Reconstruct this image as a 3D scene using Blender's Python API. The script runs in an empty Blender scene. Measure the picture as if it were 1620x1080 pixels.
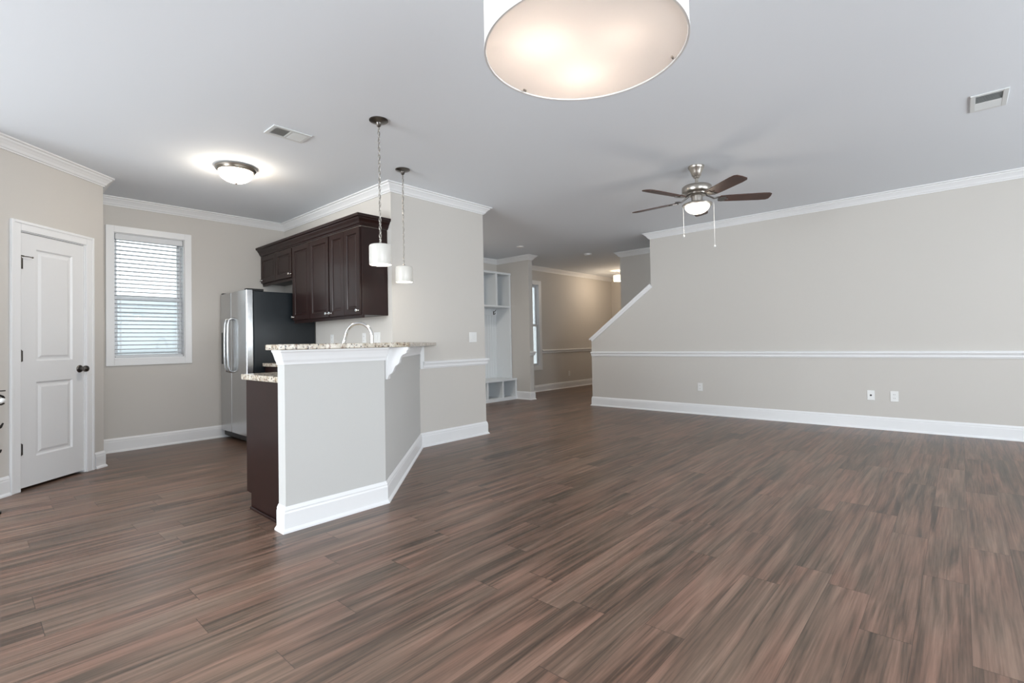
import bpy, bmesh, math, random
from mathutils import Matrix, Vector

random.seed(7)
scene = bpy.context.scene
COL = scene.collection
rad = math.radians
CEIL = 2.743

# ------------------------------------------------------------------ camera
YAW, PITCH, ROLL = rad(42.09954), rad(1.15121), rad(-1.10173)
fw = Vector((math.cos(YAW) * math.cos(PITCH), math.sin(YAW) * math.cos(PITCH), math.sin(PITCH)))
r0 = Vector((math.sin(YAW), -math.cos(YAW), 0))
u0 = r0.cross(fw)
rt = r0 * math.cos(ROLL) + u0 * math.sin(ROLL)
up = u0 * math.cos(ROLL) - r0 * math.sin(ROLL)
cam_d = bpy.data.cameras.new('camera')
cam = bpy.data.objects.new('camera', cam_d)
COL.objects.link(cam)
cam.matrix_world = Matrix(((rt.x, up.x, -fw.x, 0), (rt.y, up.y, -fw.y, 0), (rt.z, up.z, -fw.z, 1.1005), (0, 0, 0, 1)))
cam_d.sensor_fit = 'HORIZONTAL'
cam_d.sensor_width = 36
cam_d.lens = 784.144 / 1620 * 36
cam_d.shift_y = (524.97 - 540) / 1620
cam_d.clip_start = 0.05
scene.camera = cam

# ------------------------------------------------------------------ world and light
world = bpy.data.worlds.new('world')
scene.world = world
world.use_nodes = True
bg = world.node_tree.nodes['Background']
bg.inputs[0].default_value = (0.93, 0.97, 1.0, 1)
bg.inputs[1].default_value = 3.3

vs = scene.view_settings
vs.view_transform = 'Standard'
vs.look = 'None'
vs.gamma = 1
vs.use_curve_mapping = False
vs.exposure = 0.04


def area_light(name, loc, direction, sx, sy, power, color):
    d = bpy.data.lights.new(name, 'AREA')
    d.shape = 'RECTANGLE'
    d.size, d.size_y = sx, sy
    d.energy = power
    d.color = color
    o = bpy.data.objects.new(name, d)
    COL.objects.link(o)
    o.location = loc
    o.rotation_euler = Vector(direction).to_track_quat('-Z', 'Y').to_euler()
    return o


DAY = (0.87, 0.945, 1.0)
area_light('daylight_back_left', (0.0, -3.68, 1.45), (0, 1, 0.75), 2.2, 1.9, 215, DAY)
area_light('daylight_back_right', (4.2, -3.68, 1.45), (0, 1, 0.75), 3.2, 1.9, 80, DAY)
area_light('daylight_left', (-4.13, 3.2, 1.25), (1, 0, 0.2), 2.9, 2.2, 260, DAY)


def point_light(name, loc, power, color=(1, 0.78, 0.55), size=0.03, parent=None):
    d = bpy.data.lights.new(name, 'POINT')
    d.energy = power
    d.color = color
    d.shadow_soft_size = size
    o = bpy.data.objects.new(name, d)
    COL.objects.link(o)
    o.location = Vector(loc) - (parent.location if parent else Vector((0, 0, 0)))
    if parent:
        o.parent = parent
    return o


# ------------------------------------------------------------------ materials
def new_mat(name):
    m = bpy.data.materials.new(name)
    m.use_nodes = True
    nt = m.node_tree
    return m, nt, nt.nodes['Principled BSDF'], nt.nodes['Material Output']


def simple(name, color, rough=0.5, metal=0.0, coat=0.0, bump=0.0, scale=60.0, vary=0.0, emit=None, estr=0.0, spec=0.5):
    m, nt, p, out = new_mat(name)
    p.inputs['Base Color'].default_value = (*color, 1)
    p.inputs['Roughness'].default_value = rough
    p.inputs['Metallic'].default_value = metal
    p.inputs['Coat Weight'].default_value = coat
    p.inputs['Coat Roughness'].default_value = 0.12
    p.inputs['Specular IOR Level'].default_value = spec
    if emit:
        p.inputs['Emission Color'].default_value = (*emit, 1)
        p.inputs['Emission Strength'].default_value = estr
    tc = nt.nodes.new('ShaderNodeTexCoord')
    nz = nt.nodes.new('ShaderNodeTexNoise')
    nz.inputs['Scale'].default_value = scale
    nz.inputs['Detail'].default_value = 3
    nt.links.new(tc.outputs['Object'], nz.inputs['Vector'])
    if bump > 0:
        b = nt.nodes.new('ShaderNodeBump')
        b.inputs['Strength'].default_value = bump
        b.inputs['Distance'].default_value = 0.002
        nt.links.new(nz.outputs['Fac'], b.inputs['Height'])
        nt.links.new(b.outputs['Normal'], p.inputs['Normal'])
    if vary > 0:
        mx = nt.nodes.new('ShaderNodeMix')
        mx.data_type = 'RGBA'
        mx.inputs[6].default_value = (*[c * (1 - vary) for c in color], 1)
        mx.inputs[7].default_value = (*[min(1, c * (1 + vary)) for c in color], 1)
        nt.links.new(nz.outputs['Fac'], mx.inputs[0])
        nt.links.new(mx.outputs[2], p.inputs['Base Color'])
    return m


M = {}
M['wall'] = simple('greige_wall_paint', (0.60, 0.575, 0.542), 0.75, bump=0.12, scale=180, vary=0.012, spec=0.25)
M['ceiling'] = simple('ceiling_paint', (0.83, 0.868, 0.915), 0.9, bump=0.1, scale=150, spec=0.1)
M['trim'] = simple('white_trim_paint', (0.82, 0.825, 0.835), 0.35, bump=0.03, scale=30)
M['door'] = simple('white_door_paint', (0.78, 0.785, 0.795), 0.4, bump=0.03, scale=30)
M['locker'] = simple('white_locker_paint', (0.74, 0.77, 0.79), 0.45, bump=0.03, scale=30)
M['bar_wall'] = simple('pale_bar_paint', (0.56, 0.558, 0.545), 0.6, bump=0.1, scale=180, spec=0.3)
M['cab'] = simple('espresso_wood', (0.016, 0.0055, 0.0045), 0.36, coat=0.08, vary=0.3, scale=9, bump=0.02, spec=0.26)
M['cab_dark'] = simple('espresso_shadow_wood', (0.014, 0.008, 0.007), 0.5)  # uncoated espresso finish of the toe kicks
M['nickel'] = simple('brushed_nickel', (0.48, 0.45, 0.41), 0.28, 1.0, bump=0.03, scale=200)
M['chrome'] = simple('bright_chrome', (0.82, 0.82, 0.82), 0.12, 1.0)
M['dark_nickel'] = simple('dark_satin_nickel', (0.16, 0.15, 0.14), 0.3, 1.0)
M['black'] = simple('black_textured_steel', (0.010, 0.014, 0.018), 0.32, bump=0.15, scale=400)
M['black_plastic'] = simple('black_plastic', (0.008, 0.008, 0.009), 0.5)
M['plate'] = simple('white_plastic', (0.80, 0.80, 0.79), 0.35)
M['slot'] = simple('dark_slot', (0.02, 0.02, 0.02), 0.6)
M['vent_white'] = simple('white_vent_metal', (0.72, 0.74, 0.74), 0.5)
M['vent_grey'] = simple('vent_duct_grey', (0.26, 0.28, 0.28), 0.8)
M['vent_dark'] = simple('vent_duct_dark', (0.06, 0.07, 0.07), 0.8)
M['blade'] = simple('cherry_blade_wood', (0.052, 0.016, 0.008), 0.42, coat=0.05, vary=0.35, scale=14)
M['blade_edge'] = simple('dark_blade_edge', (0.03, 0.014, 0.010), 0.4)
M['iron'] = simple('dark_wrought_iron', (0.03, 0.027, 0.025), 0.4, 0.8)
M['blind'] = simple('white_blind_vinyl', (0.68, 0.695, 0.72), 0.4)
M['vinyl'] = simple('white_window_vinyl', (0.74, 0.76, 0.78), 0.4)


def glow(name, color, strength, base=(0.9, 0.88, 0.84)):
    return simple(name, base, 0.3, emit=color, estr=strength)


M['bowl'] = glow('lit_alabaster_glass', (1.0, 0.87, 0.71), 60)
M['fan_bowl'] = glow('lit_frosted_bowl', (1.0, 0.90, 0.76), 3)
M['pend_bottom'] = glow('lit_pendant_diffuser', (1.0, 0.95, 0.86), 2.6)
M['pend_shade'] = glow('pendant_shade_glass', (1.0, 0.93, 0.80), 0.08, (0.58, 0.57, 0.54))
M['foyer'] = glow('lit_foyer_shade', (1.0, 0.85, 0.6), 1.6)


def translucent_mat(name, color, t):
    m, nt, p, out = new_mat(name)
    p.inputs['Base Color'].default_value = (*color, 1)
    p.inputs['Roughness'].default_value = 0.7
    p.inputs['Specular IOR Level'].default_value = 0.2
    tr = nt.nodes.new('ShaderNodeBsdfTranslucent')
    tr.inputs['Color'].default_value = (*color, 1)
    mx = nt.nodes.new('ShaderNodeMixShader')
    mx.inputs[0].default_value = t
    nt.links.new(p.outputs[0], mx.inputs[1])
    nt.links.new(tr.outputs[0], mx.inputs[2])
    nt.links.new(mx.outputs[0], out.inputs[0])
    return m


M['drum_fabric'] = translucent_mat('white_drum_fabric', (0.88, 0.88, 0.87), 0.45)
M['drum_diffuser'] = translucent_mat('drum_diffuser_acrylic', (0.90, 0.87, 0.85), 0.55)


def glass_mat():
    m, nt, p, out = new_mat('window_glass')
    nt.nodes.remove(p)
    t = nt.nodes.new('ShaderNodeBsdfTransparent')
    t.inputs[0].default_value = (0.95, 0.98, 0.98, 1)
    g = nt.nodes.new('ShaderNodeBsdfGlossy')
    g.inputs['Roughness'].default_value = 0.02
    f = nt.nodes.new('ShaderNodeFresnel')
    f.inputs[0].default_value = 1.25
    mx = nt.nodes.new('ShaderNodeMixShader')
    nt.links.new(f.outputs[0], mx.inputs[0])
    nt.links.new(t.outputs[0], mx.inputs[1])
    nt.links.new(g.outputs[0], mx.inputs[2])
    nt.links.new(mx.outputs[0], out.inputs[0])
    return m


M['glass'] = glass_mat()


def steel_mat():
    m, nt, p, out = new_mat('stainless_steel')
    p.inputs['Metallic'].default_value = 1
    p.inputs['Base Color'].default_value = (0.56, 0.57, 0.58, 1)
    p.inputs['Roughness'].default_value = 0.24
    tc = nt.nodes.new('ShaderNodeTexCoord')
    mp = nt.nodes.new('ShaderNodeMapping')
    mp.inputs['Scale'].default_value = (600, 600, 4)
    nz = nt.nodes.new('ShaderNodeTexNoise')
    nz.inputs['Scale'].default_value = 1.0
    b = nt.nodes.new('ShaderNodeBump')
    b.inputs['Strength'].default_value = 0.06
    b.inputs['Distance'].default_value = 0.001
    nt.links.new(tc.outputs['Object'], mp.inputs[0])
    nt.links.new(mp.outputs[0], nz.inputs['Vector'])
    nt.links.new(nz.outputs['Fac'], b.inputs['Height'])
    nt.links.new(b.outputs[0], p.inputs['Normal'])
    return m


M['steel'] = steel_mat()


def granite_mat():
    m, nt, p, out = new_mat('speckled_granite')
    L = nt.links.new
    tc = nt.nodes.new('ShaderNodeTexCoord')

    def noise(scale, detail=2):
        n = nt.nodes.new('ShaderNodeTexNoise')
        n.inputs['Scale'].default_value = scale
        n.inputs['Detail'].default_value = detail
        L(tc.outputs['Object'], n.inputs['Vector'])
        return n

    def ramp(src, stops):
        r = nt.nodes.new('ShaderNodeValToRGB')
        e = r.color_ramp.elements
        e[0].position, e[0].color = stops[0][0], (*stops[0][1], 1)
        e[1].position, e[1].color = stops[1][0], (*stops[1][1], 1)
        for pos, c in stops[2:]:
            k = e.new(pos)
            k.color = (*c, 1)
        L(src, r.inputs[0])
        return r

    def mix(fac, a, b):
        x = nt.nodes.new('ShaderNodeMix')
        x.data_type = 'RGBA'
        L(fac, x.inputs[0])
        if isinstance(a, tuple):
            x.inputs[6].default_value = (*a, 1)
        else:
            L(a, x.inputs[6])
        x.inputs[7].default_value = (*b, 1)
        return x.outputs[2]

    base = ramp(noise(22, 4).outputs['Fac'], [(0.3, (0.34, 0.27, 0.18)), (0.5, (0.56, 0.50, 0.41)), (0.7, (0.70, 0.66, 0.58))])
    dark = ramp(noise(75, 2).outputs['Fac'], [(0.585, (0, 0, 0)), (0.63, (1, 1, 1))])
    brown = ramp(noise(48, 3).outputs['Fac'], [(0.56, (0, 0, 0)), (0.62, (0.8, 0.8, 0.8))])
    c1 = mix(brown.outputs[0], base.outputs[0], (0.20, 0.11, 0.07))
    c2 = mix(dark.outputs[0], c1, (0.035, 0.03, 0.03))
    L(c2, p.inputs['Base Color'])
    p.inputs['Roughness'].default_value = 0.16
    return m


M['granite'] = granite_mat()


def floor_mat():
    m, nt, p, out = new_mat('dark_plank_flooring')
    L = nt.links.new
    N = nt.nodes.new

    def math_(op, a, b=None):
        n = N('ShaderNodeMath')
        n.operation = op
        for i, v in enumerate((a, b)):
            if v is None:
                continue
            if isinstance(v, (int, float)):
                n.inputs[i].default_value = v
            else:
                L(v, n.inputs[i])
        return n.outputs[0]

    geo = N('ShaderNodeNewGeometry')
    sep = N('ShaderNodeSeparateXYZ')
    L(geo.outputs['Position'], sep.inputs[0])
    x, y = sep.outputs[0], sep.outputs[1]
    W, LEN = 0.156, 1.22
    ry = math_('DIVIDE', y, W)
    row = math_('FLOOR', ry)
    wn = N('ShaderNodeTexWhiteNoise')
    wn.noise_dimensions = '1D'
    L(row, wn.inputs['W'])
    off = math_('MULTIPLY', wn.outputs['Value'], LEN)
    rx = math_('DIVIDE', math_('ADD', x, off), LEN)
    colid = math_('FLOOR', rx)
    idv = N('ShaderNodeCombineXYZ')
    L(row, idv.inputs[0])
    L(colid, idv.inputs[1])
    wn2 = N('ShaderNodeTexWhiteNoise')
    wn2.noise_dimensions = '2D'
    L(idv.outputs[0], wn2.inputs['Vector'])
    pid = wn2.outputs['Value']
    # grain coordinates, shifted per plank
    cx = N('ShaderNodeCombineXYZ')
    L(math_('ADD', math_('MULTIPLY', x, 0.9), math_('MULTIPLY', pid, 37.0)), cx.inputs[0])
    L(math_('MULTIPLY', y, 16.0), cx.inputs[1])
    L(math_('MULTIPLY', pid, 11.0), cx.inputs[2])
    n1 = N('ShaderNodeTexNoise')
    n1.inputs['Scale'].default_value = 1.5
    n1.inputs['Detail'].default_value = 4
    n1.inputs['Roughness'].default_value = 0.55
    n1.inputs['Distortion'].default_value = 0.6
    L(cx.outputs[0], n1.inputs['Vector'])
    cx2 = N('ShaderNodeCombineXYZ')
    L(math_('ADD', math_('MULTIPLY', x, 2.0), math_('MULTIPLY', pid, 53.0)), cx2.inputs[0])
    L(math_('MULTIPLY', y, 90.0), cx2.inputs[1])
    n2 = N('ShaderNodeTexNoise')
    n2.inputs['Scale'].default_value = 1.6
    n2.inputs['Detail'].default_value = 3
    L(cx2.outputs[0], n2.inputs['Vector'])
    n3 = N('ShaderNodeTexNoise')
    n3.inputs['Scale'].default_value = 1.1
    n3.inputs['Detail'].default_value = 2
    L(geo.outputs['Position'], n3.inputs['Vector'])
    v = math_('ADD', math_('MULTIPLY', n1.outputs['Fac'], 0.82), math_('MULTIPLY', n2.outputs['Fac'], 0.30))
    v = math_('ADD', v, math_('MULTIPLY', math_('SUBTRACT', pid, 0.5), 0.10))
    ramp = N('ShaderNodeValToRGB')
    e = ramp.color_ramp.elements
    e[0].position, e[0].color = 0.36, (0.042, 0.029, 0.021, 1)
    e[1].position, e[1].color = 0.76, (0.27, 0.176, 0.136, 1)
    k = e.new(0.47)
    k.color = (0.092, 0.062, 0.046, 1)
    k = e.new(0.60)
    k.color = (0.172, 0.110, 0.083, 1)
    L(v, ramp.inputs[0])
    # reddish patches
    red = N('ShaderNodeMix')
    red.data_type = 'RGBA'
    red.blend_type = 'MULTIPLY'
    hue = N('ShaderNodeMix')
    hue.data_type = 'RGBA'
    hue.inputs[6].default_value = (0.94, 0.965, 0.92, 1)
    hue.inputs[7].default_value = (1.075, 0.945, 0.885, 1)
    cx3 = N('ShaderNodeCombineXYZ')
    L(math_('ADD', x, math_('MULTIPLY', pid, 5.0)), cx3.inputs[0])
    L(math_('MULTIPLY', y, 5.0), cx3.inputs[1])
    L(cx3.outputs[0], n3.inputs['Vector'])
    hr = N('ShaderNodeMapRange')
    hr.inputs[1].default_value = 0.36
    hr.inputs[2].default_value = 0.64
    L(n3.outputs['Fac'], hr.inputs[0])
    L(hr.outputs[0], hue.inputs[0])
    red.inputs[0].default_value = 1.0
    L(ramp.outputs[0], red.inputs[6])
    L(hue.outputs[2], red.inputs[7])
    # gaps between planks
    fy = math_('FRACT', ry)
    gy = math_('LESS_THAN', math_('MINIMUM', fy, math_('SUBTRACT', 1.0, fy)), 0.006)
    fx = math_('FRACT', rx)
    gx = math_('LESS_THAN', math_('MINIMUM', fx, math_('SUBTRACT', 1.0, fx)), 0.0012)
    gap = N('ShaderNodeMix')
    gap.data_type = 'RGBA'
    gap.inputs[7].default_value = (0.02, 0.013, 0.010, 1)
    L(math_('MULTIPLY', math_('MAXIMUM', gy, gx), 0.6), gap.inputs[0])
    L(red.outputs[2], gap.inputs[6])
    L(gap.outputs[2], p.inputs['Base Color'])
    rr = math_('ADD', math_('MULTIPLY', n1.outputs['Fac'], 0.14), 0.29)
    L(rr, p.inputs['Roughness'])
    p.inputs['Specular IOR Level'].default_value = 0.5
    b = N('ShaderNodeBump')
    b.inputs['Strength'].default_value = 0.25
    b.inputs['Distance'].default_value = 0.002
    L(math_('ADD', n1.outputs['Fac'], math_('MULTIPLY', n2.outputs['Fac'], 0.3)), b.inputs['Height'])
    L(b.outputs[0], p.inputs['Normal'])
    return m


M['floor'] = floor_mat()


def siding_mat():
    m, nt, p, out = new_mat('lap_siding')
    L = nt.links.new
    geo = nt.nodes.new('ShaderNodeNewGeometry')
    sep = nt.nodes.new('ShaderNodeSeparateXYZ')
    L(geo.outputs['Position'], sep.inputs[0])
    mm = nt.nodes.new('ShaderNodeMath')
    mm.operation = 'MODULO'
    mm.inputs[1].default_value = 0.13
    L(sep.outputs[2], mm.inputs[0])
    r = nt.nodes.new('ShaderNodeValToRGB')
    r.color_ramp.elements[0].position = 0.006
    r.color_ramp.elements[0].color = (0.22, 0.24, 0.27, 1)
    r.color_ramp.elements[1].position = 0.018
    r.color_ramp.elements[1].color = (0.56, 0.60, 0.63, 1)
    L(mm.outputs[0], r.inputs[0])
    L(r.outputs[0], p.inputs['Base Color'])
    p.inputs['Roughness'].default_value = 0.7
    return m


M['siding'] = siding_mat()


# ------------------------------------------------------------------ mesh building
class MB:
    """Collects shapes in world coordinates and links them as one mesh object."""

    def __init__(self, mtx=None):
        self.bm = bmesh.new()
        self.m = mtx or Matrix.Identity(4)

    def _v(self, p):
        return self.bm.verts.new(self.m @ Vector(p))

    def _f(self, vs_):
        try:
            return self.bm.faces.new(vs_)
        except ValueError:
            return None

    def box(self, x0, x1, y0, y1, z0, z1):
        a = [self._v((x, y, z)) for z in (z0, z1) for x, y in ((x0, y0), (x1, y0), (x1, y1), (x0, y1))]
        for q in ((3, 2, 1, 0), (4, 5, 6, 7), (0, 1, 5, 4), (1, 2, 6, 5), (2, 3, 7, 6), (3, 0, 4, 7)):
            self._f([a[i] for i in q])
        return self

    def prism(self, pts, axis, a0, a1):
        """pts is an outline in the two remaining axes, extruded along axis."""
        def mk(p, a):
            if axis == 'x':
                return (a, p[0], p[1])
            if axis == 'y':
                return (p[0], a, p[1])
            return (p[0], p[1], a)
        lo = [self._v(mk(p, a0)) for p in pts]
        hi = [self._v(mk(p, a1)) for p in pts]
        n = len(pts)
        self._f(lo[::-1])
        self._f(hi)
        for i in range(n):
            j = (i + 1) % n
            self._f([lo[i], lo[j], hi[j], hi[i]])
        return self

    def lathe(self, prof, c=(0, 0, 0), n=40, cap=True):
        rings = []
        for r, z in prof:
            if r < 1e-6:
                rings.append([self._v((c[0], c[1], c[2] + z))])
            else:
                rings.append([self._v((c[0] + r * math.cos(2 * math.pi * i / n), c[1] + r * math.sin(2 * math.pi * i / n), c[2] + z)) for i in range(n)])
        for a, b in zip(rings, rings[1:]):
            for i in range(n):
                j = (i + 1) % n
                if len(a) == 1 and len(b) == 1:
                    continue
                if len(a) == 1:
                    self._f([a[0], b[j], b[i]])
                elif len(b) == 1:
                    self._f([a[i], a[j], b[0]])
                else:
                    self._f([a[i], a[j], b[j], b[i]])
        if cap:
            for q in (rings[0], rings[-1]):
                if len(q) > 2:
                    self._f(q)
        return self

    def tube(self, pts, rr, n=10, closed=False):
        pts = [Vector(p) for p in pts]
        m = len(pts)
        rings = []
        prev = None
        for i, p in enumerate(pts):
            if closed:
                t = (pts[(i + 1) % m] - pts[i - 1]).normalized()
            else:
                t = (pts[min(i + 1, m - 1)] - pts[max(i - 1, 0)]).normalized()
            if prev is None:
                a = t.orthogonal().normalized()
            else:
                a = (prev - t * prev.dot(t)).normalized()
            prev = a
            b = t.cross(a)
            r = rr[i] if isinstance(rr, (list, tuple)) else rr
            rings.append([self._v(p + a * (r * math.cos(2 * math.pi * k / n)) + b * (r * math.sin(2 * math.pi * k / n))) for k in range(n)])
        pairs = list(zip(rings, rings[1:]))
        if closed:
            pairs.append((rings[-1], rings[0]))
        for a, b in pairs:
            for k in range(n):
                j = (k + 1) % n
                self._f([a[k], a[j], b[j], b[k]])
        if not closed:
            self._f(rings[0][::-1])
            self._f(rings[-1])
        return self

    def sphere(self, c, r, sz=1.0, n=20, k=10):
        prof = [(r * math.sin(math.pi * i / k), -r * sz * math.cos(math.pi * i / k)) for i in range(k + 1)]
        prof[0] = (0, prof[0][1])
        prof[-1] = (0, prof[-1][1])
        return self.lathe(prof, c, n, False)

    def build(self, name, mat, parent=None, origin=None, bevel=0.0, smooth=False):
        bm = self.bm
        bmesh.ops.recalc_face_normals(bm, faces=bm.faces[:])
        off = Vector((0, 0, 0))
        if parent is not None:
            q = parent
            while q is not None:
                off += q.location
                q = q.parent
        elif origin is not None:
            off = Vector(origin)
        for v in bm.verts:
            v.co -= off
        me = bpy.data.meshes.new(name)
        bm.to_mesh(me)
        bm.free()
        me.materials.append(M[mat] if isinstance(mat, str) else mat)
        if smooth:
            for p in me.polygons:
                p.use_smooth = True
            me.set_sharp_from_angle(angle=rad(38))
        o = bpy.data.objects.new(name, me)
        COL.objects.link(o)
        if parent is not None:
            o.parent = parent
        elif origin is not None:
            o.location = origin
        if bevel > 0:
            b = o.modifiers.new('bevel', 'BEVEL')
            b.width = bevel
            b.segments = 2
            b.limit_method = 'ANGLE'
            b.angle_limit = rad(40)
        return o


def tag(o, label, cat, group=None, kind=None):
    o['label'] = label
    o['category'] = cat
    if group:
        o['group'] = group
    if kind:
        o['kind'] = kind
    return o


def thing(name, label, cat, loc, group=None):
    o = bpy.data.objects.new(name, None)
    COL.objects.link(o)
    o.location = loc
    o.empty_display_size = 0.1
    return tag(o, label, cat, group)


def struct(mb, name, mat, label=None, cat=None, **k):
    o = mb.build(name, mat, **k)
    o['kind'] = 'structure'
    if label:
        o['label'] = label
        o['category'] = cat
    return o


def sweep(path, prof, i0, i1, mb=None, cap=True):
    """Moulding along path[i0..i1]; the room lies right of the travel direction. Mitres come from the whole path."""
    mb = mb or MB()
    P = [Vector((p[0], p[1])) for p in path]

    def nrm(a, b):
        d = (b - a).normalized()
        return Vector((d.y, -d.x))

    def mitre(i):
        ns = []
        if i > 0:
            ns.append(nrm(P[i - 1], P[i]))
        if i < len(P) - 1:
            ns.append(nrm(P[i], P[i + 1]))
        if len(ns) == 1:
            return ns[0]
        s = ns[0] + ns[1]
        return s / (1 + ns[0].dot(ns[1]))

    rings = []
    for i in range(i0, i1 + 1):
        mi = mitre(i)
        rings.append([mb._v((P[i].x + mi.x * d, P[i].y + mi.y * d, z)) for d, z in prof])
    n = len(prof)
    for a, b in zip(rings, rings[1:]):
        for k in range(n):
            j = (k + 1) % n
            mb._f([a[k], a[j], b[j], b[k]])
    if cap:
        mb._f(rings[0][::-1])
        mb._f(rings[-1])
    return mb


def wall_grid(mb, axis, p0, p1, a0, a1, z0, z1, openings):
    """Wall slab between planes p0..p1; openings are (a0, a1, z0, z1)."""
    xs = sorted({a0, a1, *[v for o in openings for v in o[:2]]})
    zs = sorted({z0, z1, *[v for o in openings for v in o[2:]]})
    for i in range(len(xs) - 1):
        for j in range(len(zs) - 1):
            cx, cz = (xs[i] + xs[i + 1]) / 2, (zs[j] + zs[j + 1]) / 2
            if any(o[0] < cx < o[1] and o[2] < cz < o[3] for o in openings):
                continue
            if axis == 'y':
                mb.box(xs[i], xs[i + 1], p0, p1, zs[j], zs[j + 1])
            else:
                mb.box(p0, p1, xs[i], xs[i + 1], zs[j], zs[j + 1])
    return mb


# ------------------------------------------------------------------ main planes
RW = 7.162      # right (stair) wall face
WW = 6.760      # kitchen window wall face
CW = 2.920      # cabinet wall face
WB = 4.273      # short wall face beside the bar
WE = 4.236      # its hall-side end
HW = 6.880      # hall back wall face
ST0, ST1, STY = 7.190, 7.300, 6.050   # wall stub beside the lockers
A0 = rad(41.893)
PD = 3.896      # distance of the pantry wall plane
DIAG = Matrix.Rotation(A0, 4, 'Z')    # local (along wall, into wall, up)
tv = Vector((math.cos(A0), math.sin(A0)))
nv = Vector((-math.sin(A0), math.cos(A0)))
PC = tv * 4.690 + nv * PD             # pantry outside corner
PL = tv * 3.300 + nv * PD
X0, Y0, X1 = -4.20, -3.75, 11.6

# ------------------------------------------------------------------ structure
struct(MB().box(X0 - .2, X1 + .2, Y0 - .2, HW + .3, -0.12, 0), 'floor', 'floor', 'dark brown wood plank floor across the whole room', 'floor')
struct(MB().box(X0 - .2, X1 + .2, Y0 - .2, HW + .3, CEIL, CEIL + .12), 'ceiling', 'ceiling', 'smooth pale grey painted ceiling', 'ceiling')

DS0, DS1, DH = 3.884, 4.494, 2.062
struct(wall_grid(MB(DIAG), 'y', PD, PD + .11, 3.300, 4.690, 0, CEIL, [(DS0, DS1, 0, DH)]), 'wall_pantry', 'wall', 'angled greige wall holding the white pantry door', 'wall')
struct(MB().box(PC.x - .11, PC.x, PC.y + .02, WW, 0, CEIL), 'wall_pantry_side', 'wall')
struct(MB().box(-.45, -.34, PL.y + .1, WW, 0, CEIL), 'wall_closet', 'wall')  # unseen wall, added to keep outside light from leaking under the door
struct(MB().box(X0, PL.x, PL.y, PL.y + .1, 0, CEIL), 'wall_dining', 'wall')
WX0, WX1, WZ0, WZ1 = 1.085, 1.742, 0.995, 2.372
struct(wall_grid(MB(), 'y', WW, WW + .16, -.45, CW + .02, 0, CEIL, [(WX0, WX1, WZ0, WZ1)]), 'wall_window', 'wall', 'greige kitchen wall with the blind-covered window', 'wall')
struct(MB().box(CW, WE, WB, HW + .1, 0, CEIL), 'wall_center', 'wall', 'greige wall block between kitchen and hall, behind the bar', 'wall')
HX0, HX1, HZ0, HZ1 = 7.55, 8.50, 0.56, 2.35
struct(wall_grid(MB(), 'y', HW, HW + .16, WE, X1, 0, CEIL, [(HX0, HX1, HZ0, HZ1)]), 'wall_hall', 'wall', 'tan far wall of the hall lit by the foyer pendant', 'wall')
struct(MB().box(ST0, ST1, STY, HW, 0, CEIL), 'wall_stub', 'wall', 'narrow wall stub beside the white lockers', 'wall')
SY0, SZ0, SY1, SZ1 = 4.655, 1.125, 3.545, 1.945
struct(MB().prism([(Y0, 0), (SY0, 0), (SY0, SZ0), (SY1, SZ1), (SY1, CEIL), (Y0, CEIL)], 'x', RW, RW + .115), 'wall_right', 'wall', 'long greige wall on the right with a sloped stair cut-out', 'wall')
struct(MB().box(8.3, 8.42, Y0, 4.72, 0, CEIL), 'wall_stair', 'wall', 'grey wall on the far side of the staircase', 'wall')
struct(MB().box(8.42, X1, 4.60, 4.72, 0, CEIL), 'wall_foyer_side', 'wall')
struct(MB().box(X1, X1 + .12, 4.6, HW + .1, 0, CEIL), 'wall_foyer', 'wall')
struct(wall_grid(MB(), 'x', X0 - .14, X0, Y0, PL.y + .1, 0, CEIL, [(1.7, 4.7, .12, 2.38)]), 'wall_left', 'wall')
struct(wall_grid(MB(), 'y', Y0 - .14, Y0, X0 - .14, 8.42, 0, CEIL, [(-1.1, 1.1, .5, 2.4), (2.6, 5.8, .5, 2.4)]), 'wall_back', 'wall')
struct(MB().box(-12, 16, HW + .3, 10.19, -.5, -.35), 'ground', simple('gravel_ground', (0.14, 0.135, 0.125), 0.9, bump=.3, scale=20, vary=.3))  # unseen plane, added to cut the sky light from below on the blind
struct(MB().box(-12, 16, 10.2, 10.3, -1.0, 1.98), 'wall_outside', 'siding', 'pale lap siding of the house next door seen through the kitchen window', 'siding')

# knee wall of the bar: straight run, then 45 degrees back to the short wall
KX0, KY0, KT = 1.283, 2.993, 0.096
KXC = 1.973     # kink
KEND = KXC + (WB - KY0)
struct(MB().prism([(KX0, KY0), (KXC, KY0), (KXC - KT * .4142, KY0 + KT), (KX0, KY0 + KT)], 'z', 0, 1.079), 'wall_bar', 'bar_wall', 'pale grey knee wall end under the breakfast bar', 'wall')
struct(MB().prism([(KXC, KY0), (KEND, WB), (KEND - KT * 1.414, WB), (KXC - KT * .4142, KY0 + KT)], 'z', 0, 1.079), 'wall_bar_angled', 'bar_wall', 'angled knee wall of the breakfast bar running back to the short wall', 'wall')

# ------------------------------------------------------------------ mouldings
CROWN = [(0, CEIL - .088), (.010, CEIL - .088), (.013, CEIL - .078), (.022, CEIL - .074), (.032, CEIL - .056), (.050, CEIL - .036),
         (.062, CEIL - .026), (.066, CEIL - .016), (.076, CEIL - .013), (.084, CEIL - .010), (.084, CEIL), (0, CEIL)]
BASE = [(0, 0), (.028, 0), (.027, .010), (.018, .020), (.015, .024), (.015, .112), (.012, .122), (.013, .130), (.008, .140), (.003, .150), (0, .150)]
RAIL = [(0, .832), (.010, .832), (.013, .842), (.022, .848), (.020, .860), (.024, .876), (.036, .886), (.038, .900), (.030, .910), (0, .912)]

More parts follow.
